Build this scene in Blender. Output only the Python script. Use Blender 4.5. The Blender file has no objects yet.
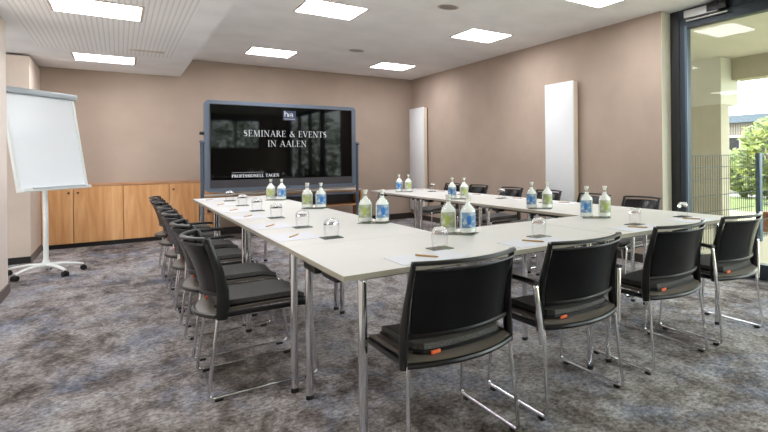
import bpy, bmesh, math, random
from mathutils import Vector, Matrix
random.seed(7)
C = bpy.context.scene.collection
PI = math.pi

# ------------------------------------------------------------------ materials
def lin(c):
    return tuple(((v/255)/12.92 if v/255 <= .04045 else ((v/255+.055)/1.055)**2.4) for v in c) + (1,)

def mat(name, col, rough=.5, metal=0., spec=.5, coat=0., emit=None, es=0.):
    m = bpy.data.materials.new(name); m.use_nodes = True
    b = m.node_tree.nodes['Principled BSDF']
    b.inputs['Base Color'].default_value = lin(col)
    b.inputs['Roughness'].default_value = rough
    b.inputs['Metallic'].default_value = metal
    b.inputs['Specular IOR Level'].default_value = spec
    b.inputs['Coat Weight'].default_value = coat
    if emit:
        b.inputs['Emission Color'].default_value = lin(emit); b.inputs['Emission Strength'].default_value = es
    return m

def nodes(m): return m.node_tree.nodes, m.node_tree.links, m.node_tree.nodes['Principled BSDF']

def texco(m, scale=(1,1,1), coord='Object'):
    n, l, b = nodes(m)
    t = n.new('ShaderNodeTexCoord'); mp = n.new('ShaderNodeMapping'); mp.inputs['Scale'].default_value = scale
    l.new(t.outputs[coord], mp.inputs['Vector']); return mp.outputs['Vector']

def noise(m, vec, scale, detail=4, rough=.5, dist=0.):
    n, l, b = nodes(m); t = n.new('ShaderNodeTexNoise')
    t.inputs['Scale'].default_value = scale; t.inputs['Detail'].default_value = detail
    t.inputs['Roughness'].default_value = rough; t.inputs['Distortion'].default_value = dist
    l.new(vec, t.inputs['Vector']); return t.outputs['Fac']

def ramp(m, fac, stops, interp='LINEAR'):
    n, l, b = nodes(m); r = n.new('ShaderNodeValToRGB'); r.color_ramp.interpolation = interp
    e = r.color_ramp.elements
    e[0].position, e[0].color = stops[0][0], lin(stops[0][1])
    e[1].position, e[1].color = stops[1][0], lin(stops[1][1])
    for p, c in stops[2:]:
        k = e.new(p); k.color = lin(c)
    l.new(fac, r.inputs['Fac']); return r.outputs['Color']

def bump(m, fac, strength=.2, dist=.01):
    n, l, b = nodes(m); bp = n.new('ShaderNodeBump'); bp.inputs['Strength'].default_value = strength
    bp.inputs['Distance'].default_value = dist
    l.new(fac, bp.inputs['Height']); l.new(bp.outputs['Normal'], b.inputs['Normal'])

def mixc(m, fac, a, bb):
    n, l, b = nodes(m); x = n.new('ShaderNodeMix'); x.data_type = 'RGBA'
    if isinstance(fac, float): x.inputs[0].default_value = fac
    else: l.new(fac, x.inputs[0])
    for i, v in ((6, a), (7, bb)):
        if isinstance(v, tuple): x.inputs[i].default_value = v
        else: l.new(v, x.inputs[i])
    return x.outputs[2]

def setc(m, out):
    n, l, b = nodes(m); l.new(out, b.inputs['Base Color'])

M = {}
# plaster walls
def plaster(name, col):
    m = mat(name, col, .85, spec=.2); v = texco(m)
    d = tuple(int(c*.965) for c in col)
    setc(m, ramp(m, noise(m, v, 2.5, 3), [(.35, col), (.7, d)])); bump(m, noise(m, v, 160, 2), .08, .003); return m
M['wall'] = plaster('taupe_plaster', (178, 159, 145))
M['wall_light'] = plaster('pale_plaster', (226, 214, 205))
M['ceiling'] = plaster('ceiling_paint', (247, 246, 245))
M['ceiling_low'] = plaster('ceiling_paint_low', (247, 248, 249))
# perforated ceiling field: fine dark slots running in rows
m = mat('perforated_ceiling', (214, 213, 211), .9, spec=.1)
n_, l_, b_ = nodes(m); v = texco(m)
sp = n_.new('ShaderNodeSeparateXYZ'); l_.new(v, sp.inputs[0])
def wave(axis, period):
    a = n_.new('ShaderNodeMath'); a.operation = 'MULTIPLY'; a.inputs[1].default_value = 2*PI/period; l_.new(sp.outputs[axis], a.inputs[0])
    s = n_.new('ShaderNodeMath'); s.operation = 'SINE'; l_.new(a.outputs[0], s.inputs[0]); return s.outputs[0]
setc(m, ramp(m, wave('X', .036), [(.3, (247, 248, 249)), (1., (229, 226, 223))]))
M['perforated'] = m
# carpet
m = mat('carpet', (90, 82, 78), .95, spec=.1); v = texco(m); v2 = texco(m, (1, .55, 1))
big = noise(m, v2, 1.15, 8, .72, .6); fine = noise(m, v2, 7, 8, .78, .3); tiny = noise(m, v, 42, 3, .7)
n_, l_, b_ = nodes(m)
add = n_.new('ShaderNodeMath'); add.operation = 'MULTIPLY_ADD'; add.inputs[1].default_value = .52; l_.new(fine, add.inputs[0])
ad2 = n_.new('ShaderNodeMath'); ad2.operation = 'MULTIPLY'; ad2.inputs[1].default_value = .48; l_.new(big, ad2.inputs[0]); l_.new(ad2.outputs[0], add.inputs[2])
base = ramp(m, add.outputs[0], [(.38, (66, 57, 54)), (.455, (124, 115, 111)), (.53, (174, 167, 165)), (.61, (204, 200, 201))])
blue = ramp(m, noise(m, texco(m, (1, .7, 1)), 2.6, 6, .7, .5), [(.50, (0, 0, 0)), (.66, (255, 255, 255))])
bl = n_.new('ShaderNodeSeparateColor'); l_.new(blue, bl.inputs[0])
bm = n_.new('ShaderNodeMath'); bm.operation = 'MULTIPLY'; bm.inputs[1].default_value = .45; l_.new(bl.outputs[0], bm.inputs[0])
c1 = mixc(m, bm.outputs[0], base, lin((146, 160, 190)))
dk = ramp(m, tiny, [(.3, (150, 150, 150)), (.62, (255, 255, 255))])
n_mul = n_.new('ShaderNodeMix'); n_mul.data_type = 'RGBA'; n_mul.blend_type = 'MULTIPLY'; n_mul.inputs[0].default_value = 1
l_.new(c1, n_mul.inputs[6]); l_.new(dk, n_mul.inputs[7]); setc(m, n_mul.outputs[2]); bump(m, tiny, .5, .01)
M['carpet'] = m
# knotty pine
m = mat('knotty_pine', (205, 150, 95), .5, spec=.3); v = texco(m, (5, 1, .45))
g = noise(m, v, 2.2, 5, .6, .6); base = ramp(m, g, [(.25, (188, 128, 78)), (.5, (214, 160, 108)), (.7, (228, 180, 130))])
n_, l_, b_ = nodes(m)
vo = n_.new('ShaderNodeTexVoronoi'); vo.inputs['Scale'].default_value = 2.6; l_.new(texco(m, (1.5, 1, 1)), vo.inputs['Vector'])
kn = ramp(m, vo.outputs['Distance'], [(.05, (120, 70, 36)), (.12, (255, 255, 255))])
mm = n_.new('ShaderNodeMix'); mm.data_type = 'RGBA'; mm.blend_type = 'MULTIPLY'; mm.inputs[0].default_value = .6
l_.new(base, mm.inputs[6]); l_.new(kn, mm.inputs[7]); setc(m, mm.outputs[2]); M['pine'] = m
def wood(name, a, b):
    m = mat(name, a, .5, spec=.3); v = texco(m, (1, 6, 6)); setc(m, ramp(m, noise(m, v, 4, 5), [(.35, a), (.65, b)])); return m
M['pine_ledge'] = wood('pine_ledge', (196, 150, 116), (176, 128, 92))
M['oak_edge'] = wood('oak_edge', (190, 145, 105), (168, 122, 82))
M['pencil_wood'] = wood('pencil_wood', (206, 172, 122), (188, 150, 100))
M['bench_wood'] = wood('bench_wood', (158, 104, 62), (132, 82, 46))
M['laminate'] = mat('white_laminate', (226, 222, 214), .42, spec=.3)
m = M['laminate']; v = texco(m); setc(m, ramp(m, noise(m, v, 3, 2), [(.3, (211, 208, 203)), (.7, (206, 203, 198))]))
M['table_edge'] = mat('table_edge_band', (168, 160, 146), .5)
M['chrome'] = mat('chrome', (228, 228, 232), .12, 1.)
M['steel'] = mat('brushed_steel', (160, 162, 165), .35, 1.)
M['black_plastic'] = mat('black_plastic', (11, 11, 13), .34, spec=.5)
M['black_shell'] = mat('black_back_shell', (3, 4, 7), .27, spec=.35)
m = M['black_shell']; bump(m, noise(m, texco(m), 260, 2), .12, .002)
M['underside'] = mat('seat_shell_plastic', (98, 90, 83), .45)
m = mat('charcoal_fabric', (66, 65, 66), .95, spec=.15); v = texco(m)
setc(m, ramp(m, noise(m, v, 240, 3, .7), [(.35, (62, 61, 62)), (.65, (112, 109, 107))])); bump(m, noise(m, v, 300, 2), .4, .004)
M['fabric'] = m
M['orange'] = mat('orange_tag', (226, 104, 52), .5)
M['glide'] = mat('black_glide', (14, 14, 14), .6)
M['white_metal'] = mat('white_powder_coat', (226, 230, 228), .35)
M['radiator'] = mat('radiator_enamel', (228, 229, 230), .35)
M['radiator_side'] = mat('radiator_side_enamel', (222, 206, 184), .5)
M['board'] = mat('whiteboard_surface', (232, 236, 240), .22, spec=.5)
M['board_clamp'] = mat('flipchart_grey', (176, 184, 190), .4)
M['dark_plinth'] = mat('dark_plinth', (18, 16, 15), .7)
M['baseboard'] = mat('dark_baseboard', (46, 36, 33), .6)
M['baseboard_grey'] = mat('grey_baseboard', (104, 94, 90), .8)
M['frame_blue'] = mat('display_frame_metal', (98, 108, 124), .4, .15)
M['bezel'] = mat('display_bezel', (62, 58, 64), .3)
M['screen'] = mat('display_glass', (3, 3, 4), .04, spec=.2)
M['screen_text'] = mat('lit_lettering', (0, 0, 0), .5, emit=(225, 228, 232), es=.6)
M['screen_text_dim'] = mat('dim_lit_lettering', (0, 0, 0), .5, emit=(150, 152, 155), es=.7)
M['screen_logo'] = mat('lit_logo_blue', (0, 0, 0), .5, emit=(60, 68, 98), es=.5)
M['anthracite'] = mat('anthracite_frame', (40, 50, 60), .42, .2)
M['anthracite_black'] = mat('anthracite_dark_frame', (24, 26, 29), .5)
M['anthracite_blue'] = mat('anthracite_stile', (86, 102, 118), .35, .4)
M['silver'] = mat('silver_closer', (198, 198, 196), .35, .3)
M['paper'] = mat('white_paper', (212, 212, 219), .7)
M['coaster'] = mat('dark_glass_coaster', (72, 82, 76), .2, spec=.5)
M['tray_glass'] = mat('green_glass_tray', (104, 122, 108), .15)
M['light_frame'] = mat('lamp_trim', (208, 196, 184), .6)
M['facade'] = plaster('facade_render', (178, 172, 154))
M['facade_white'] = plaster('facade_render_white', (196, 194, 180))
M['terrace'] = plaster('terrace_paving', (176, 168, 148))
M['kerb'] = plaster('pale_path_gravel', (140, 138, 132))
m = mat('lawn', (150, 170, 90), 1.); v = texco(m)
setc(m, ramp(m, noise(m, v, 6, 6, .7), [(.3, (80, 98, 44)), (.7, (118, 124, 80))])); M['lawn'] = m
m = mat('leaf', (150, 175, 50), .6); v = texco(m)
setc(m, ramp(m, noise(m, v, 4, 4), [(.3, (56, 74, 24)), (.55, (104, 116, 28)), (.75, (140, 142, 44))])); M['leaf'] = m
m = mat('dark_leaf', (90, 110, 60), .7); v = texco(m)
setc(m, ramp(m, noise(m, v, 4, 4), [(.3, (70, 86, 44)), (.7, (130, 146, 84))])); M['leaf_dark'] = m
M['bark'] = mat('bark', (96, 78, 66), .9)
M['roof_grey'] = mat('grey_roof', (62, 72, 84), .7)
m = mat('brick', (150, 110, 90), .9); n_, l_, b_ = nodes(m)
br = n_.new('ShaderNodeTexBrick'); br.inputs['Scale'].default_value = 5
br.inputs['Color1'].default_value = lin((118, 98, 88)); br.inputs['Color2'].default_value = lin((92, 76, 70)); br.inputs['Mortar'].default_value = lin((130, 124, 118))
l_.new(texco(m, (1, 1, 1)), br.inputs['Vector']); setc(m, br.outputs['Color']); M['brick'] = m
M['fence'] = mat('fence_wire', (58, 62, 64), .5, .3)
M['fence_post'] = mat('fence_post_metal', (72, 88, 104), .45, .3)
M['panel_light'] = mat('lamp_diffuser', (255, 255, 255), .6, emit=(249, 251, 255), es=15.5)

def clearglass(name, tint, fres=1.0, gl=1.0, edge=None):
    """thin clear glass sheet / wall: see-through with fresnel reflection"""
    m = bpy.data.materials.new(name); m.use_nodes = True; nt = m.node_tree; nt.nodes.clear()
    o = nt.nodes.new('ShaderNodeOutputMaterial'); mx = nt.nodes.new('ShaderNodeMixShader')
    t = nt.nodes.new('ShaderNodeBsdfTransparent'); g = nt.nodes.new('ShaderNodeBsdfGlossy')
    f = nt.nodes.new('ShaderNodeLayerWeight'); f.inputs['Blend'].default_value = .5
    t.inputs['Color'].default_value = lin(tint); g.inputs['Roughness'].default_value = .02
    r = nt.nodes.new('ShaderNodeMapRange'); r.inputs['From Min'].default_value = .0; r.inputs['From Max'].default_value = 1
    r.inputs['To Min'].default_value = .06*fres; r.inputs['To Max'].default_value = .75*fres
    pw = nt.nodes.new('ShaderNodeMath'); pw.operation = 'POWER'; pw.inputs[1].default_value = 2.2
    nt.links.new(f.outputs['Facing'], pw.inputs[0]); nt.links.new(pw.outputs[0], r.inputs['Value'])
    if edge:                                   # thick walls look darker where seen edge-on
        cm = nt.nodes.new('ShaderNodeMix'); cm.data_type = 'RGBA'
        cm.inputs[6].default_value = lin(tint); cm.inputs[7].default_value = lin(edge)
        nt.links.new(pw.outputs[0], cm.inputs[0]); nt.links.new(cm.outputs[2], t.inputs['Color'])
    nt.links.new(r.outputs[0], mx.inputs[0]); nt.links.new(t.outputs[0], mx.inputs[1]); nt.links.new(g.outputs[0], mx.inputs[2])
    nt.links.new(mx.outputs[0], o.inputs['Surface']); return m
M['pane'] = clearglass('window_pane_glass', (246, 250, 247), .2)
M['bottle_glass'] = clearglass('clear_bottle_glass', (252, 253, 252), .55, edge=(222, 228, 226))
M['tumbler_glass'] = clearglass('clear_tumbler_glass', (252, 252, 253), .28, edge=(232, 235, 240))
m = mat('thick_glass', (252, 252, 253), .03); m.node_tree.nodes['Principled BSDF'].inputs['Transmission Weight'].default_value = 1
m.node_tree.nodes['Principled BSDF'].inputs['IOR'].default_value = 1.33; M['thick_glass'] = m
m = mat('cloudy_water', (254, 255, 253), .2, spec=.4); b_ = m.node_tree.nodes['Principled BSDF']
b_.inputs['Transmission Weight'].default_value = .12; b_.inputs['IOR'].default_value = 1.2; M['water'] = m
M['cap'] = mat('pale_glass_stopper', (222, 222, 214), .15)
def label_mat(name, a, b):
    m = mat(name, a, .6); v = texco(m, (1, 1, 1))
    setc(m, ramp(m, noise(m, v, 30, 5, .7), [(.36, b), (.5, a), (.62, (196, 202, 200))])); return m
M['label_green'] = label_mat('green_print_label', (168, 178, 128), (150, 158, 146))
M['label_blue'] = label_mat('blue_print_label', (92, 138, 184), (124, 148, 172))
M['blue_mark'] = mat('blue_mark', (44, 116, 194), .5)
M['green_mark'] = mat('green_mark', (170, 184, 96), .5)

# ------------------------------------------------------------------ mesh helpers
def nb(): return bmesh.new()
def box(bm, x0, x1, y0, y1, z0, z1, bev=0., seg=2):
    r = bmesh.ops.create_cube(bm, size=1)
    for v in r['verts']:
        v.co = Vector(((x0+x1)/2+v.co.x*(x1-x0), (y0+y1)/2+v.co.y*(y1-y0), (z0+z1)/2+v.co.z*(z1-z0)))
    if bev > 0:
        es = {e for v in r['verts'] for e in v.link_edges}
        bmesh.ops.bevel(bm, geom=list(es), offset=bev, segments=seg, affect='EDGES', profile=.5)
    return bm
def fillet(pts, r, n=5):
    pts = [Vector(p) for p in pts]; out = [pts[0]]
    for i in range(1, len(pts)-1):
        a, b, c = pts[i-1], pts[i], pts[i+1]
        d1 = (a-b); d2 = (c-b); k = min(r, d1.length*.49, d2.length*.49)
        p, q = b+d1.normalized()*k, b+d2.normalized()*k
        for j in range(n+1):
            t = j/n; out.append(p*(1-t)**2 + b*2*t*(1-t) + q*t*t)
    out.append(pts[-1]); return out
def tube(bm, pts, r, sides=10, fil=0., cap=True, flat=1.0, up=None):
    if fil:
        src = [Vector(p) for p in pts]; pts = fillet(pts, fil)
        if isinstance(r, (list, tuple)):
            rr_ = []
            for p in pts:
                best = None
                for i in range(len(src)-1):
                    d = src[i+1]-src[i]; k = max(0, min(1, (p-src[i]).dot(d)/max(1e-9, d.length_squared))); e = (src[i]+d*k-p).length
                    if best is None or e < best[0]: best = (e, r[i]*(1-k)+r[i+1]*k)
                rr_.append(best[1])
            r = rr_
    pts = [Vector(p) for p in pts]; rings = []; nrm = None
    for i, p in enumerate(pts):
        if i == 0: t = pts[1]-p
        elif i == len(pts)-1: t = p-pts[i-1]
        else: t = (pts[i+1]-p).normalized()+(p-pts[i-1]).normalized()
        t.normalize()
        if nrm is None:
            nrm = Vector(up) if up else (Vector((0, 0, 1)) if abs(t.z) < .9 else Vector((0, 1, 0)))
        nrm = (nrm-t*nrm.dot(t)).normalized(); bn = t.cross(nrm)
        rr = r[i] if isinstance(r, (list, tuple)) else r
        rings.append([bm.verts.new(p+(nrm*math.cos(2*PI*k/sides)*flat+bn*math.sin(2*PI*k/sides))*rr) for k in range(sides)])
    for a, b in zip(rings, rings[1:]):
        for k in range(sides):
            bm.faces.new((a[k], a[(k+1) % sides], b[(k+1) % sides], b[k]))
    if cap:
        bm.faces.new(rings[0][::-1]); bm.faces.new(rings[-1])
    return bm
def lathe(bm, prof, n=28, c=(0, 0, 0), close=False):
    c = Vector(c); rings = []
    for r, z in prof:
        if r < 1e-5: rings.append([bm.verts.new(c+Vector((0, 0, z)))])
        else: rings.append([bm.verts.new(c+Vector((r*math.cos(2*PI*k/n), r*math.sin(2*PI*k/n), z))) for k in range(n)])
    for a, b in zip(rings, rings[1:]):
        for k in range(n):
            if len(a) == 1 and len(b) == 1: continue
            if len(a) == 1: bm.faces.new((a[0], b[(k+1) % n], b[k]))
            elif len(b) == 1: bm.faces.new((a[k], a[(k+1) % n], b[0]))
            else: bm.faces.new((a[k], a[(k+1) % n], b[(k+1) % n], b[k]))
    return bm
def sheet(bm, f, nu, nv, thick):
    """closed slab: f(u,v) -> (point, normal) ; top at point+n*thick/2"""
    G = []
    for s in (.5, -.5):
        g = []
        for i in range(nu+1):
            row = []
            for j in range(nv+1):
                p, n = f(i/nu, j/nv); row.append(bm.verts.new(Vector(p)+Vector(n)*thick*s))
            g.append(row)
        G.append(g)
    a, b = G
    for i in range(nu):
        for j in range(nv):
            bm.faces.new((a[i][j], a[i+1][j], a[i+1][j+1], a[i][j+1]))
            bm.faces.new((b[i][j], b[i][j+1], b[i+1][j+1], b[i+1][j]))
    for i in range(nu):
        bm.faces.new((a[i][0], b[i][0], b[i+1][0], a[i+1][0])); bm.faces.new((a[i][nv], a[i+1][nv], b[i+1][nv], b[i][nv]))
    for j in range(nv):
        bm.faces.new((a[0][j], a[0][j+1], b[0][j+1], b[0][j])); bm.faces.new((a[nu][j], b[nu][j], b[nu][j+1], a[nu][j+1]))
    return bm
def obj(name, bm, m, parent=None, smooth=True, loc=None, rot=None):
    bmesh.ops.recalc_face_normals(bm, faces=bm.faces)
    me = bpy.data.meshes.new(name); bm.to_mesh(me); bm.free()
    if smooth:
        for p in me.polygons: p.use_smooth = True
        me.set_sharp_from_angle(angle=math.radians(38))
    ms = m if isinstance(m, (list, tuple)) else [m]
    for k in ms: me.materials.append(M[k])
    o = bpy.data.objects.new(name, me); C.objects.link(o)
    if parent: o.parent = parent
    if loc: o.location = loc
    if rot: o.rotation_euler = rot
    return o
def tag(o, label, cat, group=None, kind=None):
    o['label'] = label; o['category'] = cat
    if group: o['group'] = group
    if kind: o['kind'] = kind
    return o
def thing(name, label, cat, loc=(0, 0, 0), rz=0., group=None):
    o = bpy.data.objects.new(name, None); C.objects.link(o); o.location = loc; o.rotation_euler = (0, 0, rz)
    o.empty_display_size = .1
    return tag(o, label, cat, group)
def struct(name, bm, m, parent=None, smooth=False):
    o = obj(name, bm, m, parent, smooth)
    if not parent: o['kind'] = 'structure'
    return o
def dup(root, loc, rz, label, group=None):
    r = root.copy(); C.objects.link(r); r.location = loc; r.rotation_euler = (0, 0, rz); r['label'] = label
    if group: r['group'] = group
    for ch in list(root.children):
        c = ch.copy(); C.objects.link(c); c.parent = r
        for g in ch.children:
            d = g.copy(); C.objects.link(d); d.parent = c
    return r
def sbox(name, m, *a, parent=None): return struct(name, box(nb(), *a), m, parent)

# ------------------------------------------------------------------ camera (recovered from the photograph's vanishing points)
f, yaw, roll, cxp, cyp, hc = 521.99, .7194, -.0092, 575.97, 156.64, 1.1583
fw = Vector((math.sin(yaw), math.cos(yaw), 0)); rt = Vector((math.cos(yaw), -math.sin(yaw), 0)); up = rt.cross(fw)
r2 = rt*math.cos(roll)+up*math.sin(roll); u2 = -rt*math.sin(roll)+up*math.cos(roll)
cd = bpy.data.cameras.new('camera'); cam = bpy.data.objects.new('camera', cd); C.objects.link(cam)
mw = Matrix(((r2.x, u2.x, -fw.x, 0), (r2.y, u2.y, -fw.y, 0), (r2.z, u2.z, -fw.z, hc), (0, 0, 0, 1)))
cam.matrix_world = mw
cd.sensor_width = 36; cd.lens = f/768*36; cd.shift_x = (384-cxp)/768; cd.shift_y = (cyp-216)/768
cd.clip_start = .05; cd.clip_end = 200
bpy.context.scene.camera = cam

# ------------------------------------------------------------------ room shell
XR, YB, H, HL, XS = 4.28, 9.71, 2.674, 2.398, .695
XL, XG, YW, YR = -.745, 4.428, 3.517, -2.6       # left wall, glazing plane, end of right wall, rear wall
sbox('floor', 'carpet', -2.2, XG+.02, YR-.1, YB+.1, -.1, 0)
sbox('ceiling', 'ceiling', XS, XG+.1, YR-.1, YB+.1, H, H+.12)
low = sbox('trim_1', 'ceiling_low', -2.2, XS, YR-.1, YB+.1, HL, H+.12)
struct('trim_2', box(nb(), -.66, .5, -1.5, 8.0, HL-.003, HL), 'perforated')
sbox('wall_back', 'wall', -2.2, XG+.1, YB, YB+.15, 0, H+.1)
sbox('wall_right', 'wall', XR, XR+.15, YW, YB, 0, H+.1)
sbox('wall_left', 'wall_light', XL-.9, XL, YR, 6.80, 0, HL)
sbox('wall_niche', 'wall', -2.2, -2.1, 6.80, YB, 0, HL)
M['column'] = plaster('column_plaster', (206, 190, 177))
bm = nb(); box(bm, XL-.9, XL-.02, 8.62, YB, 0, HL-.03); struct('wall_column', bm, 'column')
sbox('wall_rear', 'wall', -2.2, 1.5, YR-.15, YR, 0, H+.1)
bm = nb(); box(bm, 3.6, XG+.1, YR-.15, YR, 0, H+.1); box(bm, 1.5, 3.6, YR-.15, YR, 2.5, H+.1); struct('wall_rear_corner', bm, 'wall')
M['reveal'] = plaster('reveal_daylit_tone', (228, 222, 204))  # paler than the wall: daylight on the reveal is put into its colour
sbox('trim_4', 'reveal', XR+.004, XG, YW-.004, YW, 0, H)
sbox('baseboard_right', 'baseboard', XR-.014, XR, YW+.0, YB-.002, 0, .09)
sbox('baseboard_back', 'baseboard', 1.16, XR-.014, YB-.014, YB, 0, .11)
sbox('baseboard_left', 'baseboard_grey', XL, XL+.013, YR, 6.813, 0, .085)
sbox('baseboard_column', 'dark_plinth', XL-.9, XL-.018, 8.607, 8.62, 0, .075)
sbox('baseboard_column_side', 'baseboard_grey', XL-.02, XL-.007, 8.607, 9.62, 0, .085)
# rear window with garden beyond (seen mirrored in the display)
sbox('wall_rear_parapet', 'wall', 1.5, 3.6, YR-.15, YR, 0, 1.5)
bm = nb()
for x in (1.5, 2.16, 2.86, 3.54): box(bm, x, x+.06, YR-.1, YR-.03, 1.5, 2.5)
box(bm, 1.5, 3.6, YR-.1, YR-.03, 1.5, 1.56); box(bm, 1.5, 3.6, YR-.1, YR-.03, 2.43, 2.5)
w2 = struct('window_2', bm, 'anthracite'); obj('pane', box(nb(), 1.55, 3.55, YR-.07, YR-.064, 1.55, 2.45), 'pane', w2, False)

# glazed door by the end of the right wall
d1 = struct('door_1', box(nb(), XG, XG+.09, 3.398, YW, 0, H), 'anthracite_black')
bm = nb(); box(bm, XG, XG+.09, 1.2, 3.398, 2.585, H); obj('frame_head', bm, 'anthracite', d1, False)
bm = nb(); box(bm, XG+.005, XG+.085, 3.31, 3.397, .01, 2.583, .004, 1); box(bm, XG+.005, XG+.085, 1.3, 1.40, .01, 2.583, .004, 1)
box(bm, XG+.005, XG+.085, 1.4, 3.31, 2.48, 2.583); box(bm, XG+.005, XG+.085, 1.4, 3.31, .01, .15)
leaf = obj('door_leaf', bm, 'anthracite', d1, False)
obj('glazing_bead', box(nb(), XG-.004, XG+.005, 3.296, 3.325, .12, 2.50), 'anthracite_blue', leaf, False)
obj('pane', box(nb(), XG+.04, XG+.046, 1.39, 3.315, .14, 2.49), 'pane', leaf, False)
bm = nb(); box(bm, XG-.05, XG+.0, 2.90, 3.30, 2.565, 2.645, .006)
clo = obj('door_closer', bm, 'silver', d1)
bm = nb(); box(bm, XG-.056, XG-.001, 2.80, 3.02, 2.575, 2.66, .004); obj('closer_housing', bm, 'black_plastic', clo)
bm = nb(); box(bm, XG-.04, XG-.015, 2.80, 3.285, 2.535, 2.549, .003); obj('slide_rail', bm, 'silver', clo)
# further glazing towards the camera
bm = nb()
for y in (1.14, -.1, -1.35, YR): box(bm, XG, XG+.09, y, y+.10, 0, H)
box(bm, XG, XG+.09, YR, 1.2, H-.12, H); box(bm, XG, XG+.09, YR, 1.2, 0, .12)
w1 = struct('window_1', bm, 'anthracite'); obj('pane', box(nb(), XG+.04, XG+.046, YR+.02, 1.2, .1, H-.1), 'pane', w1, False)
sbox('trim_3', 'steel', XG-.03, XG, YR, YW-.01, 0, .012)

# ------------------------------------------------------------------ ceiling lamps
def panel(cx, cy, z, label, w=.535, d=.54):
    t = thing('ceiling_light', label, 'ceiling light', (cx, cy, z), 0, 'square ceiling light panels')
    bm = nb(); w2_, d2_ = w/2+.02, d/2+.02
    box(bm, -w2_, w2_, -d2_, -d/2, -.006, 0); box(bm, -w2_, w2_, d/2, d2_, -.006, 0)
    box(bm, -w2_, -w/2, -d/2, d/2, -.006, 0); box(bm, w/2, w2_, -d/2, d/2, -.006, 0)
    obj('lamp_frame', bm, 'light_frame', t, False)
    obj('diffuser', box(nb(), -w/2, w/2, -d/2, d/2, -.004, -.001), 'panel_light', t, False)
panel(1.635, 5.62, H, 'bright square ceiling panel at the top edge, above the table opening')
panel(1.635, 8.40, H, 'bright square ceiling panel above the left end of the display')
panel(3.41, 5.66, H, 'bright square ceiling panel between the tall white radiators, in front of the right wall')
panel(3.41, 8.46, H, 'bright square ceiling panel nearest the far right corner of the room')
panel(3.41, 3.56, H, 'bright square ceiling panel at the top edge, nearest the glass door')
panel(-.12, 5.73, HL-.003, 'bright ceiling panel in the lowered ceiling at the top edge above the flipchart')
panel(-.115, 8.51, HL, 'bright ceiling panel in the lowered ceiling nearest the pine cupboards')
panel(-.12, 2.9, HL-.003, 'added fill-light ceiling panel above the camera, out of the picture')  # added unseen lamp, brightens the near end of the room
def spk(name, label, x, y, z, r):
    t = thing(name, label, 'ceiling speaker', (x, y, z))
    obj('rim', lathe(nb(), [(r*.82, 0), (r*.82, -.004), (r, -.004), (r, 0)], 32), 'light_frame', t)
    obj('grille', lathe(nb(), [(0, -.003), (r*.82, -.003), (r*.82, 0)], 32), 'steel', t)
spk('ceiling_speaker', 'round grey ceiling speaker near the top edge, between two light panels', 2.50, 4.78, H, .105)
spk('ceiling_speaker', 'faint round ceiling outlet above the display, beside the light panels', 2.52, 7.53, H, .10)
bm = nb(); box(bm, -.15, .15, -.04, .04, -.004, 0, .002)
for k in range(5): box(bm, -.14, .14, -.032+k*.014, -.026+k*.014, -.007, -.003)
tag(obj('air_vent', bm, 'light_frame', None, False, (.25, 7.61, HL-.003)), 'slim slotted air vent in the lowered ceiling beside the light panel', 'vent')

# ------------------------------------------------------------------ pine cupboards
xs = [-.97, -.459, .046, .556, 1.067]
bounds = [(-.765, -.459, 'R'), (-.459, .046, 'L'), (.046, .556, None), (.556, 1.067, 'L')]
yc = YB-.03
desc = ['pine cupboard with one narrow knotty door beside the wall column', 'pine cupboard with knob on its left, behind the flipchart pole side',
        'pine cupboard with plain knobless door in the middle of the wall run', 'pine cupboard ending behind the left stand post of the display']
for (a, b, side), ds in zip(bounds, desc):
    t = thing('pine_cupboard', ds, 'cupboard', ((a+b)/2, yc, 0), 0, 'pine cupboards along the back wall')
    w = (b-a)/2
    obj('carcass', box(nb(), -w, w, .004, .029, .06, .818), 'oak_edge', t, False)
    d = obj('cupboard_door', box(nb(), -w+.004, w-.004, -.016, .004, .062, .814, .0015, 1), 'pine', t)
    if side:
        x = (w-.045) if side == 'R' else (-w+.045)
        bm = nb(); lathe(bm, [(0, .028), (.011, .026), (.013, .016), (.006, .008), (.005, 0)], 14)
        k = obj('knob', bm, 'baseboard', d); k.location = (x, -.016, .735); k.rotation_euler = (PI/2, 0, 0)
tag(obj('cupboard_worktop', box(nb(), -.765, 1.10, yc-.02, YB, .82, .856, .002, 1), 'pine_ledge'), 'thin pine ledge running along the top of the wall cupboards', 'ledge')
tag(obj('cupboard_end_panel', box(nb(), 1.067, 1.10, yc-.014, YB, .06, .82), 'pine', None, False), 'narrow pine end strip beside the display stand', 'panel')
tag(obj('cupboard_plinth', box(nb(), -.765, 1.10, yc+.005, YB, 0, .06), 'dark_plinth', None, False), 'black recessed plinth under the pine cupboards', 'plinth')

# ------------------------------------------------------------------ radiators
def radiator(y0, y1, label):
    t = thing('panel_radiator', label, 'radiator', (XR, (y0+y1)/2, .19), 0, 'tall white panel radiators'); w = (y1-y0)/2
    obj('front_panel', box(nb(), -.105, -.085, -w, w, 0, 1.90, .004), 'radiator', t)
    obj('housing', box(nb(), -.085, -.025, -w+.004, w-.004, .006, 1.894, .004), 'radiator_side', t)
    for yy in (-w*.6, w*.6-.03):
        for zz in (.3, 1.5): obj('wall_bracket', box(nb(), -.026, 0, yy, yy+.03, zz, zz+.06), 'radiator_side', t, False)
radiator(4.81, 5.37, 'tall white flat radiator in the middle of the right wall, the nearer one')
radiator(8.98, 9.58, 'tall white flat radiator in the far right corner, the farther one')

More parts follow.
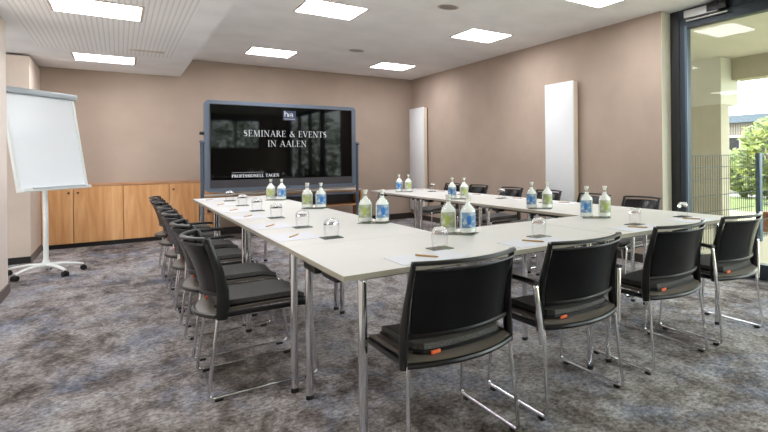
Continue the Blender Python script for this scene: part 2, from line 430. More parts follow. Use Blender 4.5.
# ------------------------------------------------------------------ tables
XA, XB_, YA, YBk, XC, XD, YE = .596, 1.331, 1.938, 2.77, 2.454, 3.15, 6.97
def table(x0, x1, y0, y1, legs, label, long_y):
    cx, cy = (x0+x1)/2, (y0+y1)/2
    t = thing('conference_table', label, 'table', (cx, cy, 0), 0, 'white folding conference tables'); g = .0015
    a, b, c, d = x0-cx+g, x1-cx-g, y0-cy+g, y1-cy-g
    bm = nb(); box(bm, a, b, c, d, .719, .74)
    for fc in bm.faces: fc.material_index = 0 if abs(fc.normal.z) > .5 else 1
    top = obj('tabletop', bm, ['laminate', 'table_edge'], t, False)
    for k in (0, 1):
        if long_y: bb = (a+.13, a+.16, c+.12, d-.12) if k == 0 else (b-.16, b-.13, c+.12, d-.12)
        else: bb = (a+.12, b-.12, c+.14, c+.17) if k == 0 else (a+.12, b-.12, d-.17, d-.14)
        obj('frame_rail', box(nb(), *bb, .685, .719), 'black_plastic', t, False)
    for lx, ly in legs:
        x, y = lx-cx, ly-cy
        ix = -.075 if x > 0 else .075; iy = -.075 if y > 0 else .075
        bm = nb(); e = (x+ix, y, .700) if long_y else (x, y+iy, .700)
        tube(bm, [e, (x, y, .700), (x, y, .018)], .0165, 14, .022)
        lg = obj('leg', bm, 'chrome', t)
        obj('leg_foot', lathe(nb(), [(0, 0), (.017, 0), (.018, .004), (.018, .02), (.015, .022)], 14, (x, y, 0)), 'glide', lg)
        bm = nb(); s = 1 if y < 0 else -1; sx = 1 if x < 0 else -1
        if long_y: box(bm, x+sx*.05-.028, x+sx*.05+.028, min(y+s*.02, y+s*.16), max(y+s*.02, y+s*.16), .672, .7189, .012)
        else: box(bm, min(x-sx*.06, x-sx*.01), max(x-sx*.06, x-sx*.01), min(y+s*.14, y+s*.33), max(y+s*.14, y+s*.33), .662, .7189, .012)
        obj('folding_bracket', bm, 'black_plastic', t)
    return t
ly = [YBk, YBk+1.4, YBk+2.8, YE]; ry = [YBk, YBk+1.4, YBk+2.8, 6.86]
nm = ['nearest', 'middle', 'farthest']
for k in range(3):
    y0, y1 = ly[k], ly[k+1]; ya = 2.885 if k == 0 else y0+.07; yb = y1-.07 if k < 2 else y1-.16
    table(XA, XB_, y0, y1, [(.652, ya), (XB_-.08, ya), (.652, yb), (XB_-.08, yb)],
          'white table %s in the left row of tables' % ['nearest the camera', 'in the middle position', 'at the display end'][k], True)
    y0, y1 = ry[k], ry[k+1]
    table(XC, XD, y0, y1, [(XC+.07, y0+.07), (XD-.07, y0+.07), (XC+.07, y1-.07), (XD-.07, y1-.07)],
          'white table %s in the right row of tables' % ['joining the front row', 'in the middle position', 'at the far end'][k], True)
table(XA, 2.0, YA, YBk, [(.70, 2.05), (.687, YBk-.02), (1.93, 2.1), (1.93, YBk-.06)], 'white table at the front left corner, its bare corner towards the camera', False)
table(2.0, XD, YA, YBk, [(2.07, 2.1), (2.07, YBk-.06), (XD-.07, 2.06), (XD-.07, YBk-.06)], 'white table of the front row nearest the glass door', False)

# ------------------------------------------------------------------ chair (faces local +y)
def bow(x, d=.078): return -d*(1-(x/.225)**2)
def make_chair(name, arms):
    t = thing(name, 'black chair', 'chair')
    # fabric seat pad
    def padf(u, v):
        x = (u*2-1)*.186; y = -.205+v*.395
        x *= 1-.12*max(0, (v-.8)/.2)**2 - .16*max(0, (.1-v)/.1)**2
        z = .446+.010*(2*u-1)**2 - .030*max(0, (v-.72)/.28)**2 - .004*math.sin(v*PI)
        return (x, y, z), (0, 0, 1)
    bm = nb(); sheet(bm, padf, 14, 14, .022); obj('seat_pad', bm, 'fabric', t)
    # black rim under the pad
    def rimf(u, v):
        p, n = padf(u, v); return (p[0]*1.035, p[1]*1.0+(-.007 if v < .5 else .004), p[2]-.016), n
    bm = nb(); sheet(bm, rimf, 14, 14, .014); pr = obj('pad_rim', bm, 'black_plastic', t)
    # orange tag on the rear edge
    obj('size_tag', box(nb(), -.134, -.096, -.219, -.211, .423, .437, .002), 'orange', pr)
    # moulded seat shell, with curved apron at the back and a nose at the front
    def shf(u, v):
        x = (u*2-1)*.222; y0 = -.205+bow(x, .072)*1.0
        y = y0+(.205-y0)*v
        z = .412+.012*(2*u-1)**2+.004*math.sin(v*PI)-.045*max(0, (v-.8)/.2)**1.5*(1-.4*abs(2*u-1)) - .012*max(0, (.1-v)/.1)
        return (x, y, z), (0, 0, 1)
    bm = nb(); sheet(bm, shf, 16, 14, .014); sh = obj('seat_shell', bm, 'underside', t)
    bm = nb()
    tube(bm, [(x, -.208+bow(x, .072), .400) for x in [(-.222+.444*i/14) for i in range(15)]], .011, 8, flat=1.1)
    obj('rear_apron', bm, 'black_plastic', sh)
    # side rails carrying the shell
    for s in (-1, 1):
        obj('seat_rail', tube(nb(), [(s*.222, -.2, .404), (s*.228, .0, .404), (s*.226, .175, .402), (s*.20, .212, .385)], .014, 8, .04), 'black_plastic', t)
    # back shell between the uprights
    def bkf(u, v):
        x = (u*2-1)*.205; z = .505+v*.245; th = v
        y = -.184-.018*th-.046*th*th+bow(x)*(.85+.15*th)
        if v == 0: z -= 0
        n = Vector((2*.078*x/.225**2*-1, -1, 0)).normalized()
        return (x*(1+.02*v), y, z), n
    bm = nb(); sheet(bm, bkf, 18, 10, .006); bk = obj('backrest', bm, 'black_shell', t)
    bm = nb()
    tube(bm, [((u*2-1)*.212, -.184+.85*bow((u*2-1)*.212), .500) for u in [i/14 for i in range(15)]], .008, 8, flat=1.3)
    obj('shell_edge', bm, 'black_plastic', bk)
    bm = nb(); tube(bm, [((u*2-1)*.212, -.248+bow((u*2-1)*.212), .752) for u in [i/14 for i in range(15)]], .005, 8)
    obj('slot_edge', bm, 'black_plastic', bk)
    # frame of the back: two uprights and a curved top rail with a grip slot under it
    for s in (-1, 1):
        bm = nb(); tube(bm, [(s*.231, -.190, .385), (s*.229, -.184, .45), (s*.226, -.184, .52), (s*.220, -.200, .62), (s*.215, -.225, .71), (s*.212, -.246, .779)], [.013, .0155, .0145, .0115, .0095, .009], 10, flat=1.75, up=(0, 1, 0))
        obj('back_upright', bm, 'black_plastic', t)
    bm = nb()
    pts = [((u*2-1)*.216, -.247+bow((u*2-1)*.216), .779) for u in [i/16 for i in range(17)]]
    tube(bm, pts, .0085, 10, flat=1.35, up=(0, 1, 0.2))
    obj('top_rail', bm, 'black_plastic', t)
    # chrome sled frames
    for s in (-1, 1):
        bm = nb()
        tube(bm, [(s*.222, -.205, .40), (s*.238, -.248, .017), (s*.238, .238, .017), (s*.226, .198, .405), (s*.19, .18, .408)], .0082, 10, .03)
        sf = obj('sled_leg', bm, 'chrome', t)
        for y in (-.205, .19):
            obj('glide', box(nb(), s*.238-.011, s*.238+.011, y-.017, y+.017, 0, .014, .003), 'glide', sf)
        if arms:
            bm = nb()
            tube(bm, [(s*.238, -.215, .335), (s*.245, -.212, .40), (s*.262, -.20, .597), (s*.262, -.17, .602)], .0145, 10, .02, flat=.8)
            ar = obj('arm_support', bm, 'chrome', t)
            bm = nb(); tube(bm, [(s*.262, -.21, .603), (s*.264, -.12, .607), (s*.264, .03, .606), (s*.258, .065, .600)], [.017, .019, .019, .014], 10, .03, flat=.55)
            obj('armrest', bm, 'black_plastic', t)
    return t
plain = make_chair('conference_chair', False); armed = make_chair('conference_chair', True)
used = {id(plain): False, id(armed): False}
def chair(x, y, rz, arms, label, group):
    src = armed if arms else plain
    if not used[id(src)]:
        used[id(src)] = True; src.location = (x, y, 0); src.rotation_euler = (0, 0, rz); src['label'] = label; src['group'] = group
    else: dup(src, (x, y, 0), rz, label, group)
g1 = 'chairs along the front row of tables'
for x, arms, rz, lb in ((1.008, False, 0, 'black armless chair nearest the camera, at the bare front corner of the tables'),
                    (1.635, True, 0, 'black armchair with chrome arm supports, second from the left in the front row'),
                    (2.345, False, 0, 'black armless chair in the front row left of the door-side armchair'),
                    (2.975, True, .0, 'black armchair in the front row next to the glass door')):
    chair(x, 2.045, rz, arms, lb, g1)
g2 = 'chairs along the left row of tables'
LY = [3.262, 3.935, 4.735, 5.34, 6.13, 6.83]
ordn = ['nearest the camera, whole sled frame showing', 'second from the camera', 'third from the camera, with armrests', 'fourth from the camera, with armrests', 'fifth from the camera', 'farthest from the camera, nearest the pine cupboards']
for k, y in enumerate(LY):
    chair(.56, y, -PI/2, k in (2, 3), 'black chair of the left row, '+ordn[k], g2)
g3 = 'chairs along the radiator wall'
RYs = [3.19, 3.79, 4.59, 5.38, 6.22, 6.92]; RX = [3.34, 3.31, 3.36, 3.41, 3.44, 3.43]
o3 = ['nearest the glass door', 'second from the glass door', 'before the right edge of the nearer radiator', 'fourth from the glass door', 'fifth from the glass door', 'farthest from the glass door']
for x, y, o in zip(RX, RYs, o3): chair(x, y, PI/2, False, 'black chair on the radiator side, '+o, g3)

# ------------------------------------------------------------------ things on the tables
TZ = .7402
def make_bottle(kind):
    t = thing('water_bottle', '', 'bottle')
    prof = [(0, .002), (.038, .002), (.042, .006), (.043, .012), (.043, .124), (.0405, .134), (.032, .146), (.022, .156), (.0155, .164), (.0145, .188), (.0165, .190), (.0165, .198), (.014, .200)]
    obj('bottle_glass', lathe(nb(), prof, 30), 'bottle_glass', t)
    obj('water', lathe(nb(), [(0, .008), (.036, .008), (.0395, .012), (.0395, .123), (.035, .133), (.028, .144), (.018, .154), (.0125, .162), (.012, .172), (0, .172)], 26), 'water', t)
    obj('stopper', lathe(nb(), [(0, .184), (.0115, .184), (.0115, .199), (.0155, .200), (.0155, .210), (.0135, .2125), (0, .2125)], 20), 'cap', t)
    # label wraps half of the body
    bm = nb(); n = 16; r0, r1 = .0435, .0441
    rows = []
    for i in range(n+1):
        a = math.radians(-58+116*i/n); rows.append([bm.verts.new((r*math.sin(a), -r*math.cos(a), z)) for r, z in ((r1, .034), (r1, .118), (r0, .118), (r0, .034))])
    for a, b in zip(rows, rows[1:]):
        for k in range(4): bm.faces.new((a[k], a[(k+1) % 4], b[(k+1) % 4], b[k]))
    bm.faces.new(rows[0]); bm.faces.new(rows[-1][::-1])
    lb = obj('label', bm, 'label_'+kind, t)
    # printed motif in the middle of the label
    bm = nb(); rows = []
    for i in range(7):
        a = math.radians(-17+34*i/6); hgt = .026*math.sqrt(max(.05, 1-((i-3)/3.2)**2)); rows.append([bm.verts.new((.0444*math.sin(a), -.0444*math.cos(a), z)) for z in (.076-hgt, .074+hgt)])
    for a, b in zip(rows, rows[1:]): bm.faces.new((a[0], b[0], b[1], a[1]))
    obj('printed_mark', bm, kind+'_mark', lb)
    return t
bgreen, bblue = make_bottle('green'), make_bottle('blue')
bused = {}
def bottle(src, x, y, rz, label, group):
    key = id(src)
    if key not in bused:
        bused[key] = 1; src.location = (x, y, TZ+.004); src.rotation_euler = (0, 0, rz); src['label'] = label; src['group'] = group
    else: dup(src, (x, y, TZ+.004), rz, label, group)
def tray(x, y, rz, label):
    tag(obj('bottle_tray', box(nb(), -.095, .095, -.05, .05, 0, .004, .0015, 1), 'tray_glass', None, True, (x, y, TZ), (0, 0, rz)), label, 'tray', 'glass trays under the bottle pairs')
pairs = [  # (xa, ya, xb, yb, first colour, place)
    (1.175, 6.11, 1.255, 6.02, 'g', 'at the display end of the left table row'),
    (1.20, 4.83, 1.285, 4.75, 'g', 'second pair from the display, left table row'),
    (1.203, 3.455, 1.283, 3.375, 'g', 'on the left table row, nearest the camera'),
    (1.365, 2.63, 1.435, 2.54, 'g', 'on the front table row, behind a tumbler'),
    (2.615, 6.32, 2.70, 6.24, 'b', 'at the far end of the right table row'),
    (2.535, 4.80, 2.62, 4.71, 'b', 'second pair from the far end, right table row'),
    (2.51, 3.415, 2.60, 3.325, 'b', 'in the middle of the right table row'),
    (2.405, 2.64, 2.495, 2.555, 'b', 'in the rightmost pair, towards the glass door')]
for xa, ya, xb, yb, c, place in pairs:
    ang = math.atan2(yb-ya, xb-xa)
    tray((xa+xb)/2+.005, (ya+yb)/2-.005, ang, 'greenish glass tray under bottles '+place)
    face = -math.atan2((xa+xb)/2, (ya+yb)/2)    # label turned to the front of the room
    A, B_ = (bgreen, bblue) if c == 'g' else (bblue, bgreen)
    an, bn_ = ('green', 'blue') if c == 'g' else ('blue', 'green')
    gp = 'water bottles'
    bottle(A, xa, ya, face-.12, 'clear water bottle with a %s label, %s' % (an, place), gp)
    bottle(B_, xb, yb, face+.12, 'clear water bottle with a %s label, %s' % (bn_, place), gp)

def make_tumbler():
    t = thing('tumbler', '', 'glass')
    out = [(.0325, .0), (.034, .01), (.0375, .05), (.038, .072), (.035, .086), (.027, .095), (.014, .099), (0, .100)]
    obj('glass_wall', lathe(nb(), out, 28), 'tumbler_glass', t)
    base = [(0, .099), (.013, .098), (.0262, .094), (.034, .0853), (.0368, .072), (.0365, .066), (.031, .068), (.015, .074), (0, .075)]
    obj('thick_base', lathe(nb(), base, 26), 'thick_glass', t)
    return t
tum = make_tumbler(); tum_used = False
def seatset(px, py, rz, gx, gy, where, prot):
    """paper sheet, pencil, coaster and upturned tumbler of one seat"""
    global tum_used
    sx, sy = prot
    tag(obj('paper_sheet', box(nb(), -sx/2, sx/2, -sy/2, sy/2, 0, .0022), 'paper', None, False, (px, py, TZ), (0, 0, 0)), 'white note paper '+where, 'paper', 'sheets of note paper')
    p = thing('pencil', 'short wooden pencil '+where, 'pencil', (px, py, TZ+.0022+.0042), rz, 'wooden pencils')
    bm = nb(); tube(bm, [(-.062, 0, 0), (.048, 0, 0)], .0042, 6); obj('barrel', bm, 'pencil_wood', p)
    bm = nb(); tube(bm, [(.048, 0, 0), (.062, 0, 0)], [.0042, .0008], 6); obj('tip', bm, 'oak_edge', p)
    cz = TZ+.004
    tag(obj('coaster', box(nb(), -.048, .048, -.048, .048, 0, .004, .001, 1), 'coaster', None, True, (gx, gy, TZ), (0, 0, 0)), 'dark square coaster '+where, 'coaster', 'dark square coasters')
    if not tum_used:
        tum_used = True; tum.location = (gx, gy, cz); tum['label'] = 'upturned clear tumbler '+where; tum['group'] = 'upturned tumblers'
    else: dup(tum, (gx, gy, cz), 0, 'upturned clear tumbler '+where, 'upturned tumblers')
LP = [3.13, 3.72, 4.46, 5.09, 5.82, 6.62]; LG = [2.935, 3.515, 4.225, 4.915, 5.58, 6.31]
lw = ['nearest the camera', 'second from the camera', 'third from the camera', 'fourth from the camera', 'fifth from the camera', 'at the far end']
for k in range(6): seatset(.712, LP[k], 1.0, .845, LG[k], 'at left table row, seat '+lw[k], (.21, .297))
fx = [(.945, 2.07, 1.11, 2.225), (1.50, 2.07, 1.655, 2.19), (2.24, 2.05, 2.365, 2.16), (2.785, 2.07, 2.89, 2.20)]
fwd = ['before the leftmost front chair', 'before the second front chair', 'before the third front chair', 'before the front chair at the glass door']
for (a, b, c, d), w in zip(fx, fwd): seatset(a+.03, b, -1.15, c, d, w, (.29, .21))
RP = [3.02, 3.62, 4.35, 5.15, 6.0, 6.62]; RG = [3.2, 3.82, 4.55, 5.35, 6.10, 6.80]
rw = ['nearest the glass door', 'second from the glass door', 'third from the glass door', 'fourth from the glass door', 'fifth from the glass door', 'at the far end']
for k in range(1, 6): seatset(3.02, RP[k], 1.9, 2.93, RG[k]-.05, 'at right table row, seat '+rw[k], (.21, .27))

# ------------------------------------------------------------------ display on its stand
YD = 8.80
t = thing('presentation_display', 'large black presentation display in a blue-grey frame on a floor stand, before the back wall', 'display', (1.905, YD, 0))
def rrect(x0, x1, z0, z1, r, n=6):
    out = []
    for cx_, cz_, a0 in ((x1-r, z1-r, 0), (x0+r, z1-r, 90), (x0+r, z0+r, 180), (x1-r, z0+r, 270)):
        for i in range(n+1):
            a = math.radians(a0+90*i/n); out.append((cx_+r*math.cos(a), cz_+r*math.sin(a)))
    return out
def plate(bm, ol, y0, y1):
    a = [bm.verts.new((x, y0, z)) for x, z in ol]; b = [bm.verts.new((x, y1, z)) for x, z in ol]
    bm.faces.new(a); bm.faces.new(b[::-1])
    for i in range(len(ol)): j = (i+1) % len(ol); bm.faces.new((a[i], a[j], b[j], b[i]))
bm = nb(); plate(bm, rrect(-1.015, 1.015, .705, 1.995, .06), 0, .075)
fr = obj('display_frame', bm, 'frame_blue', t)
obj('bezel', box(nb(), -.955, .955, -.006, .002, .762, 1.945), 'bezel', fr, False)
sc = obj('screen', box(nb(), -.945, .945, -.010, -.006, .875, 1.938), 'screen', t, False)
obj('indicator', box(nb(), -.04, .04, -.008, -.0055, .735, .745), 'glide', fr, False)
def text(s, x, z, h, m, width=None, name='lettering', th=0.0):
    cu = bpy.data.curves.new(name, 'FONT'); cu.body = s; cu.size = h/.69; cu.align_x = 'CENTER'; cu.align_y = 'BOTTOM_BASELINE'; cu.extrude = .0004
    cu.offset = th
    tmp = bpy.data.objects.new('tmp', cu); C.objects.link(tmp)
    bpy.context.view_layer.update()
    me = bpy.data.meshes.new_from_object(tmp.evaluated_get(bpy.context.evaluated_depsgraph_get())); bpy.data.objects.remove(tmp)
    xs_ = [v.co.x for v in me.vertices]; w0 = max(xs_)-min(xs_); k = width/w0 if width else 1
    for v in me.vertices: v.co = Vector((v.co.x*k, 0-v.co.z, v.co.y))
    me.materials.clear(); me.materials.append(M[m])
    o = bpy.data.objects.new(name, me); C.objects.link(o); o.parent = sc; o.location = (x, -.0108, z); return o
# serif capitals drawn as strokes so the slide's antique lettering keeps its look
GL = {  # polylines in a 1-high box: (width, thick strokes, thin strokes)
 'I': (.30, [[(.15, 0), (.15, 1)]], [[(.03, 0), (.27, 0)], [(.03, 1), (.27, 1)]]),
 'N': (.80, [[(.15, 1), (.66, 0)]], [[(.15, 0), (.15, 1)], [(.66, 0), (.66, 1)], [(.03, 0), (.27, 0)], [(.02, 1), (.2, 1)], [(.56, 1), (.78, 1)]]),
 'A': (.76, [[(.38, 1), (.66, 0)]], [[(.38, 1), (.10, 0)], [(.2, .36), (.56, .36)], [(0, 0), (.2, 0)], [(.55, 0), (.76, 0)]]),
 'V': (.74, [[(.1, 1), (.38, 0)]], [[(.38, 0), (.64, 1)], [(0, 1), (.2, 1)], [(.54, 1), (.74, 1)]]),
 'L': (.58, [[(.15, 0), (.15, 1)]], [[(.03, 0), (.52, 0), (.55, .22)], [(.03, 1), (.27, 1)]]),
 'E': (.60, [[(.15, 0), (.15, 1)]], [[(.03, 0), (.52, 0), (.55, .2)], [(.03, 1), (.5, 1), (.52, .82)], [(.15, .52), (.42, .52)], [(.42, .42), (.42, .62)]]),
 'M': (.96, [[(.18, 1), (.47, 0)], [(.80, 0), (.76, 1)]], [[(.18, 1), (.13, 0)], [(.47, 0), (.76, 1)], [(.02, 0), (.24, 0)], [(.68, 0), (.92, 0)], [(.08, 1), (.2, 1)], [(.74, 1), (.88, 1)]]),
 'T': (.66, [[(.33, 0), (.33, 1)]], [[(.02, .8), (.04, 1), (.62, 1), (.64, .8)], [(.2, 0), (.46, 0)]]),
 'S': (.52, [[(.36, .62), (.12, .55), (.09, .76), (.2, .97)], [(.12, .53), (.40, .42), (.42, .2), (.28, .02)]], [[(.2, .97), (.34, .97), (.43, .84)], [(.28, .02), (.14, .04), (.06, .2)]]),
 'R': (.70, [[(.15, 0), (.15, 1)], [(.32, .5), (.64, 0)], [(.42, .9), (.47, .76), (.42, .58)]], [[(.03, 0), (.27, 0)], [(.03, 1), (.3, 1), (.42, .9)], [(.42, .58), (.3, .5), (.15, .5)]]),
 'P': (.58, [[(.15, 0), (.15, 1)], [(.42, .9), (.47, .75), (.42, .58)]], [[(.03, 0), (.27, 0)], [(.03, 1), (.3, 1), (.42, .9)], [(.42, .58), (.3, .48), (.15, .48)]]),
 'F': (.56, [[(.15, 0), (.15, 1)]], [[(.03, 0), (.27, 0)], [(.03, 1), (.5, 1), (.52, .8)], [(.15, .52), (.42, .52)]]),
 'O': (.80, [[(.2, .9), (.08, .66), (.08, .34), (.2, .1)], [(.6, .9), (.72, .66), (.72, .34), (.6, .1)]], [[(.2, .9), (.4, 1), (.6, .9)], [(.2, .1), (.4, 0), (.6, .1)]]),
 'G': (.76, [[(.22, .9), (.08, .66), (.08, .34), (.22, .1)], [(.64, .06), (.64, .42)]], [[(.22, .9), (.42, 1), (.62, .92), (.66, .76)], [(.22, .1), (.42, 0), (.64, .08)], [(.52, .42), (.74, .42)]]),
 '&': (.80, [[(.24, .74), (.74, 0)], [(.1, .34), (.14, .1), (.3, 0)]], [[(.24, .74), (.24, .92), (.36, 1), (.48, .9), (.44, .72), (.2, .52), (.1, .34)], [(.3, 0), (.5, .06), (.66, .5)], [(.58, .5), (.76, .5)]]),
 ' ': (.36, [], [])}
def serif(s, x0, x1, z, h, m, name, k=1.0):
    tot = sum(GL[c][0]+.06 for c in s)-.06; sx = (x1-x0)/tot; bm = nb(); x = x0; lay = 0
    for c in s:
        w, thick, thin = GL[c]
        for strokes, wd in ((thick, .15*k), (thin, .055*k)):
            for pl in strokes:
                for (ax, az), (bx_, bz_) in zip(pl, pl[1:]):
                    a = Vector((x+ax*sx, 0, z+az*h)); b = Vector((x+bx_*sx, 0, z+bz_*h)); d = b-a
                    nrm = Vector((-d.z, 0, d.x)).normalized()*wd*h/2; lay += 1; off = Vector((0, -.00002*(lay % 9), 0))
                    e = d.normalized()*wd*h*.12
                    bm.faces.new([bm.verts.new(p+off) for p in (a-nrm-e, b-nrm+e, b+nrm+e, a+nrm-e)])
        x += (w+.06)*sx
    o = obj(name, bm, m, sc, False); o.location = (0, -.0108, 0); return o
serif('SEMINARE & EVENTS', -.552, .566, 1.497, .088, 'screen_text', 'lettering', .62)
serif('IN AALEN', -.250, .275, 1.350, .088, 'screen_text', 'lettering', .58)
serif('PROFESSIONELL TAGEN', -.700, -.105, .905, .042, 'screen_text', 'lettering', 1.2)
def bar(x0, x1, z0, z1, m, name): 
    o = obj(name, box(nb(), x0, x1, -.0112, -.0102, z0, z1), m, sc, False); return o
bar(-.700, -.30, .972, .977, 'screen_text_dim', 'thin_text_line')
bar(-.045, .130, 1.745, 1.890, 'screen_logo', 'logo_panel')
def logo():
    bm = nb()
    y = -.0116
    tube(bm, [(-.02, y, 1.80), (-.02, y, 1.885)], .006, 6); tube(bm, [(-.02, y, 1.842), (.0, y, 1.858), (.018, y, 1.842), (.018, y, 1.80)], .006, 6)
    tube(bm, [(.03, y, 1.80), (.03, y, 1.845)], .005, 6)
    tube(bm, [(.045, y, 1.84), (.075, y, 1.85), (.085, y, 1.83), (.085, y, 1.80), (.05, y, 1.80), (.05, y, 1.822), (.085, y, 1.828)], .005, 6)
    tube(bm, [(-.03, y, 1.766), (.115, y, 1.766)], .003, 6)
    o = obj('logo_lettering', bm, 'screen_text', sc)
logo()
for s, nm_ in ((-1, 'l'), (1, 'r')):
    bm = nb(); tube(bm, [(s*1.04, .02, 0.03), (s*1.04, .02, 1.43)], .021, 12); po = obj('stand_post', bm, 'fence_post', t)
    bm = nb(); box(bm, min(s*.99, s*1.07), max(s*.99, s*1.07), -.01, .05, 1.40, 1.425, .004); obj('post_bracket', bm, 'frame_blue', po)
    bm = nb(); lathe(bm, [(0, 0), (.022, 0), (.024, .012), (.02, .05), (0, .052)], 16); k = obj('clamp_knob', bm, 'glide', po)
    k.location = (s*1.015, .02, 1.53 if s < 0 else 1.40); k.rotation_euler = (0, s*PI/2, 0)
    bm = nb(); box(bm, s*1.04-.03, s*1.04+.03, -.30, .30, .012, .05, .01); obj('stand_foot', bm, 'frame_blue', t)
    for y in (-.27, .27):
        bm = nb(); lathe(bm, [(0, 0), (.02, 0), (.022, .004), (.02, .014), (0, .014)], 14); g_ = obj('foot_pad', bm, 'glide', t); g_.location = (s*1.04, y, 0)
bm = nb(); tube(bm, [(-1.04, .06, .60), (1.04, .06, .60)], .016, 10); obj('cross_bar', bm, 'frame_blue', t)

# low open sideboard behind the display
t = thing('sideboard', 'low open sideboard with white top and oak edges behind the display', 'sideboard', (2.02, 9.30, 0))
obj('top', box(nb(), -1.10, 1.10, -.20, .20, .617, .645, .002, 1), 'laminate', t)
obj('edge_strip', box(nb(), -1.10, 1.10, -.206, -.20, .608, .634), 'oak_edge', t, False)
obj('shelf', box(nb(), -1.08, 1.08, -.20, .20, .375, .40), 'oak_edge', t, False)
for x in (-1.10, 1.07): obj('side_panel', box(nb(), x, x+.03, -.20, .20, .0, .617), 'oak_edge', t, False)
obj('back_panel', box(nb(), -1.07, 1.07, .18, .195, .40, .617), 'bezel', t, False)
bm = nb(); box(bm, -.03, .0, -.19, .18, 0, .375); obj('divider', bm, 'oak_edge', t, False)

# ------------------------------------------------------------------ flipchart
az, wd, tilt, hh, fx0, fy0, zb = .616, .80, .145, 1.004, -.493, 7.562, .883
t = thing('flipchart_easel', 'white flipchart easel on a wheeled five-arm base, left of the pine cupboards', 'flipchart', (-.57, 7.64, 0), PI/2-az)
# local: +x = board width direction, board faces -y
c0 = Vector((fx0+.57, fy0-7.64, 0)); rot = Matrix.Rotation(-(PI/2-az), 3, 'Z'); c0 = rot @ c0
def tiltpt(x, y, s): return (c0.x+x, c0.y+y*math.cos(tilt)+s*math.sin(tilt), zb+s*math.cos(tilt)-y*math.sin(tilt))
def tbox(x0, x1, y0, y1, s0, s1, bev=0.):
    bm = nb(); box(bm, x0, x1, y0, y1, s0, s1, bev)
    for v in bm.verts: v.co = Vector(tiltpt(*v.co))
    return bm
hw = wd/2
obj('whiteboard', tbox(-hw+.012, hw-.012, -.004, .012, .0, hh-.03), 'board', t)
obj('board_rim', tbox(-hw, -hw+.03, -.010, .018, 0, hh-.02, .004), 'white_metal', t)
obj('board_rim', tbox(hw-.03, hw, -.010, .018, 0, hh-.02, .004), 'white_metal', t)
obj('clamp_bar', tbox(-hw-.01, hw+.015, -.045, .025, hh-.055, hh+.005, .012), 'board_clamp', t)
tr = obj('pen_tray', tbox(-hw, hw-.01, -.050, .018, -.02, .012, .004), 'white_metal', t)
obj('tray_liner', tbox(-hw+.10, hw-.09, -.061, -.03, .004, .014), 'board_clamp', tr)
pc = Vector((.0, .0, 0))
bm = nb(); tube(bm, [(0, 0, .11), (0, 0, .62), tiltpt(0-c0.x*0, .05, .35)], .021, 14, .1); obj('pole', bm, 'white_metal', t)
bm = nb(); lathe(bm, [(0, .055), (.045, .06), (.05, .085), (.032, .12), (.024, .15)], 24); obj('hub', bm, 'white_metal', t)
wx = [(-.765, 7.378), (-.413, 7.334), (-.29, 7.665), (-.569, 7.931), (-.855, 7.80)]
for a_, b_2 in wx:
    p = rot @ Vector((a_+.57, b_2-7.64, 0)); u = p.normalized(); L = min(p.length, .345); p = u*L
    bm = nb(); tube(bm, [u*.02+Vector((0, 0, .098)), u*L*.45+Vector((0, 0, .098)), u*L*.8+Vector((0, 0, .082)), p+Vector((0, 0, .066))], [.026, .023, .019, .015], 10, .05, flat=.6)
    arm = obj('base_arm', bm, 'white_metal', t)
    bm = nb(); s = Vector((-u.y, u.x, 0)); q = p+Vector((0, 0, .027))
    for sgn in (-1, 1): tube(bm, [q+s*sgn*.008, q+s*sgn*.022], .027, 18)
    tube(bm, [q-s*.02, q+s*.02], .007, 8); tube(bm, [p+Vector((0, 0, .02)), p+Vector((0, 0, .062))], .008, 8)
    obj('caster', bm, 'glide', arm)

# ------------------------------------------------------------------ outside
sbox('ground_terrace', 'terrace', XG+.09, 9.9, -6, 14, -.08, -.02)
sbox('ground_path', 'kerb', 13.2, 15.2, -8, 30, -.06, -.018)
o = sbox('ground_lawn', 'lawn', 9.9, 60, -20, 60, -.09, -.03)
sbox('ground_rear', 'lawn', -8, 9.9, -20, YR-.3, -.09, -.03)
sbox('canopy_slab', 'facade_white', XG+.1, 9.0, 1.0, 14, 2.78, 3.0)
# building part that frames the view: pier with capital and edge beam
t = thing('canopy_pier', 'cream rendered pier carrying the terrace canopy, seen through the glass door', 'pier', (7.45, 4.88, 0))
obj('shaft', box(nb(), 0, .24, 0, 3.0, -.02, 2.0), 'facade', t, False)
obj('capital', box(nb(), -.01, .50, -.01, 3.0, 2.0, 2.78), 'facade_white', t, False)
tag(obj('edge_beam', box(nb(), 7.75, 8.05, 1.0, 4.86, 2.42, 2.78), 'facade', None, False), 'cream beam along the outer edge of the terrace canopy', 'beam')
# double-wire mesh fence running away from the door
t = thing('mesh_fence', 'dark wire mesh fence panel on the terrace behind the glass door', 'fence', (4.62, 3.74, 0))
bm = nb()
x = 0.
while x < 1.83:
    box(bm, x, x+.005, 0, .005, .02, 1.165); x += .05
obj('vertical_wire', bm, 'fence', t, False)
bm = nb()
for z in (.06, .26, .46, .66, .86, 1.01, 1.155): box(bm, 0, 1.86, -.006, 0, z, z+.009)
obj('horizontal_wire', bm, 'fence', t, False)
bm = nb(); box(bm, 0, .07, -.03, .04, -.02, 1.185, .004); tag(obj('fence_post', bm, 'fence_post', None, True, (6.55, 3.72, 0)), 'blue-grey square fence post standing on the terrace right of the mesh', 'post')
t = thing('mesh_fence', 'wire mesh fence continuing right of the blue-grey post', 'fence', (6.66, 3.74, 0), 0)
bm = nb(); x = 0.
while x < 2.4:
    box(bm, x, x+.005, 0, .005, .02, 1.165); x += .05
obj('vertical_wire', bm, 'fence', t, False)
bm = nb()
for z in (.06, .26, .46, .66, .86, 1.01, 1.155): box(bm, 0, 2.45, -.006, 0, z, z+.009)
obj('horizontal_wire', bm, 'fence', t, False)
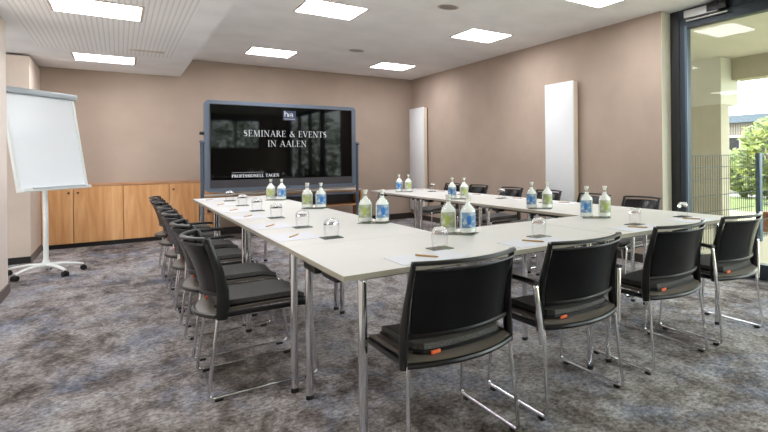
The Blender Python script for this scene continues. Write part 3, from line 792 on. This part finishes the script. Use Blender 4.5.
# timber bench / planter
t = thing('timber_bench', 'orange-brown timber bench on the terrace at the right edge of the photo', 'bench', (7.95, 3.98, -.02))
bm = nb(); box(bm, -.55, .9, -.2, .2, .27, .31); obj('seat', bm, 'bench_wood', t, False)
for x in (-.5, .8):
    obj('leg', box(nb(), x, x+.06, -.18, .18, 0, .27), 'bench_wood', t, False)
# garden house with grey roof
t = thing('garden_house', 'brick house with a dark grey roof edge beyond the lawn', 'house', (18.5, 12.5, -.03))
obj('wall', box(nb(), -1.5, 6, -6, 4, 0, 2.35), 'brick', t, False)
bm = nb(); box(bm, -1.9, 6.4, -6.5, 4.4, 2.35, 2.62); obj('roof', bm, 'roof_grey', t, False)
for y in (-4.6, -2.2, .6):
    w = obj('window', box(nb(), -1.53, -1.49, y, y+.9, .9, 1.9), 'white_metal', t, False)
    obj('window_glass', box(nb(), -1.545, -1.53, y+.06, y+.84, .96, 1.84), 'screen', w, False)
def shrub(name, label, x, y, r, h, n, m, z0=-.03, sz=.1, group='garden shrubs beyond the fence', low=.1):
    t = thing(name, label, 'shrub', (x, y, z0), 0, group); rnd = random.Random(int(x*100+y*7))
    bm = nb()
    for k in range(7):
        a = k*2*PI/7; tube(bm, [(0, 0, 0), (r*.3*math.cos(a), r*.3*math.sin(a), h*.5), (r*.7*math.cos(a+.3), r*.7*math.sin(a+.3), h*.85)], [.03, .02, .006], 6)
    obj('stems', bm, 'bark', t)
    bm = nb()
    for k in range(n):
        while True:
            p = Vector((rnd.uniform(-1, 1), rnd.uniform(-1, 1), rnd.uniform(-1, 1)))
            if .15 < p.length < 1: break
        p = p.normalized()*p.length**.6
        p = Vector((p.x*r, p.y*r, low+h/2+p.z*h/2)) + Vector((rnd.gauss(0, .05), rnd.gauss(0, .05), rnd.gauss(0, .05)))*r
        a = Vector((rnd.gauss(0, 1), rnd.gauss(0, 1), rnd.gauss(0, .6))).normalized(); b = a.orthogonal().normalized(); s = sz*rnd.uniform(.6, 1.2)
        bm.faces.new([bm.verts.new(p+q) for q in (-a*s, b*s*.45, a*s, -b*s*.45)])
    obj('foliage', bm, m, t, False)
shrub('yellow_green_shrub', 'bright yellow-green shrub directly behind the fence post', 11.9, 6.35, .85, 2.0, 2400, 'leaf')
shrub('yellow_green_shrub', 'bright yellow-green shrub at the right edge of the photo behind the fence', 11.0, 4.6, .9, 2.3, 2200, 'leaf')
shrub('yellow_green_shrub', 'smaller yellow-green shrub beside the cream pier', 13.0, 7.75, .55, 1.0, 1000, 'leaf')
shrub('dark_hedge_shrub', 'darker green shrub in front of the brick house', 14.8, 8.9, .7, 1.3, 1600, 'leaf_dark')
shrub('dark_hedge_shrub', 'darker green shrub beyond the lawn farther right', 14.4, 6.6, .9, 1.4, 1600, 'leaf_dark')
for k, (x, y) in enumerate(((.4, -6.5), (3.4, -7.4), (6.4, -6.4))):
    shrub('garden_tree', 'green garden bush outside the rear window, mirrored in the display', x, y, 1.2, 3.0, 1500, 'leaf_dark', group='bushes outside the rear window')
for k, (x, y) in enumerate(((10.8, 2.0), (10.8, -.6), (10.6, -3.2))):
    shrub('garden_tree', 'green garden bush along the terrace outside the picture', x, y, 1.05, 2.2, 1200, 'leaf', group='bushes along the terrace')

# ------------------------------------------------------------------ light
w = bpy.data.worlds.new('overcast_sky'); bpy.context.scene.world = w; w.use_nodes = True
bg = w.node_tree.nodes['Background']; bg.inputs['Color'].default_value = (.93, .97, 1, 1); bg.inputs['Strength'].default_value = 6.5
sn = bpy.data.lights.new('sun', 'SUN'); sn.energy = 3.5; sn.angle = math.radians(6); sn.color = (1, .95, .86)
so = bpy.data.objects.new('sun', sn); C.objects.link(so); so.rotation_euler = Vector((.35, -.45, -.85)).to_track_quat('-Z', 'Y').to_euler()

vs = bpy.context.scene.view_settings
vs.view_transform = 'Standard'; vs.look = 'None'; vs.exposure = 0.76; vs.gamma = 1; vs.use_curve_mapping = False
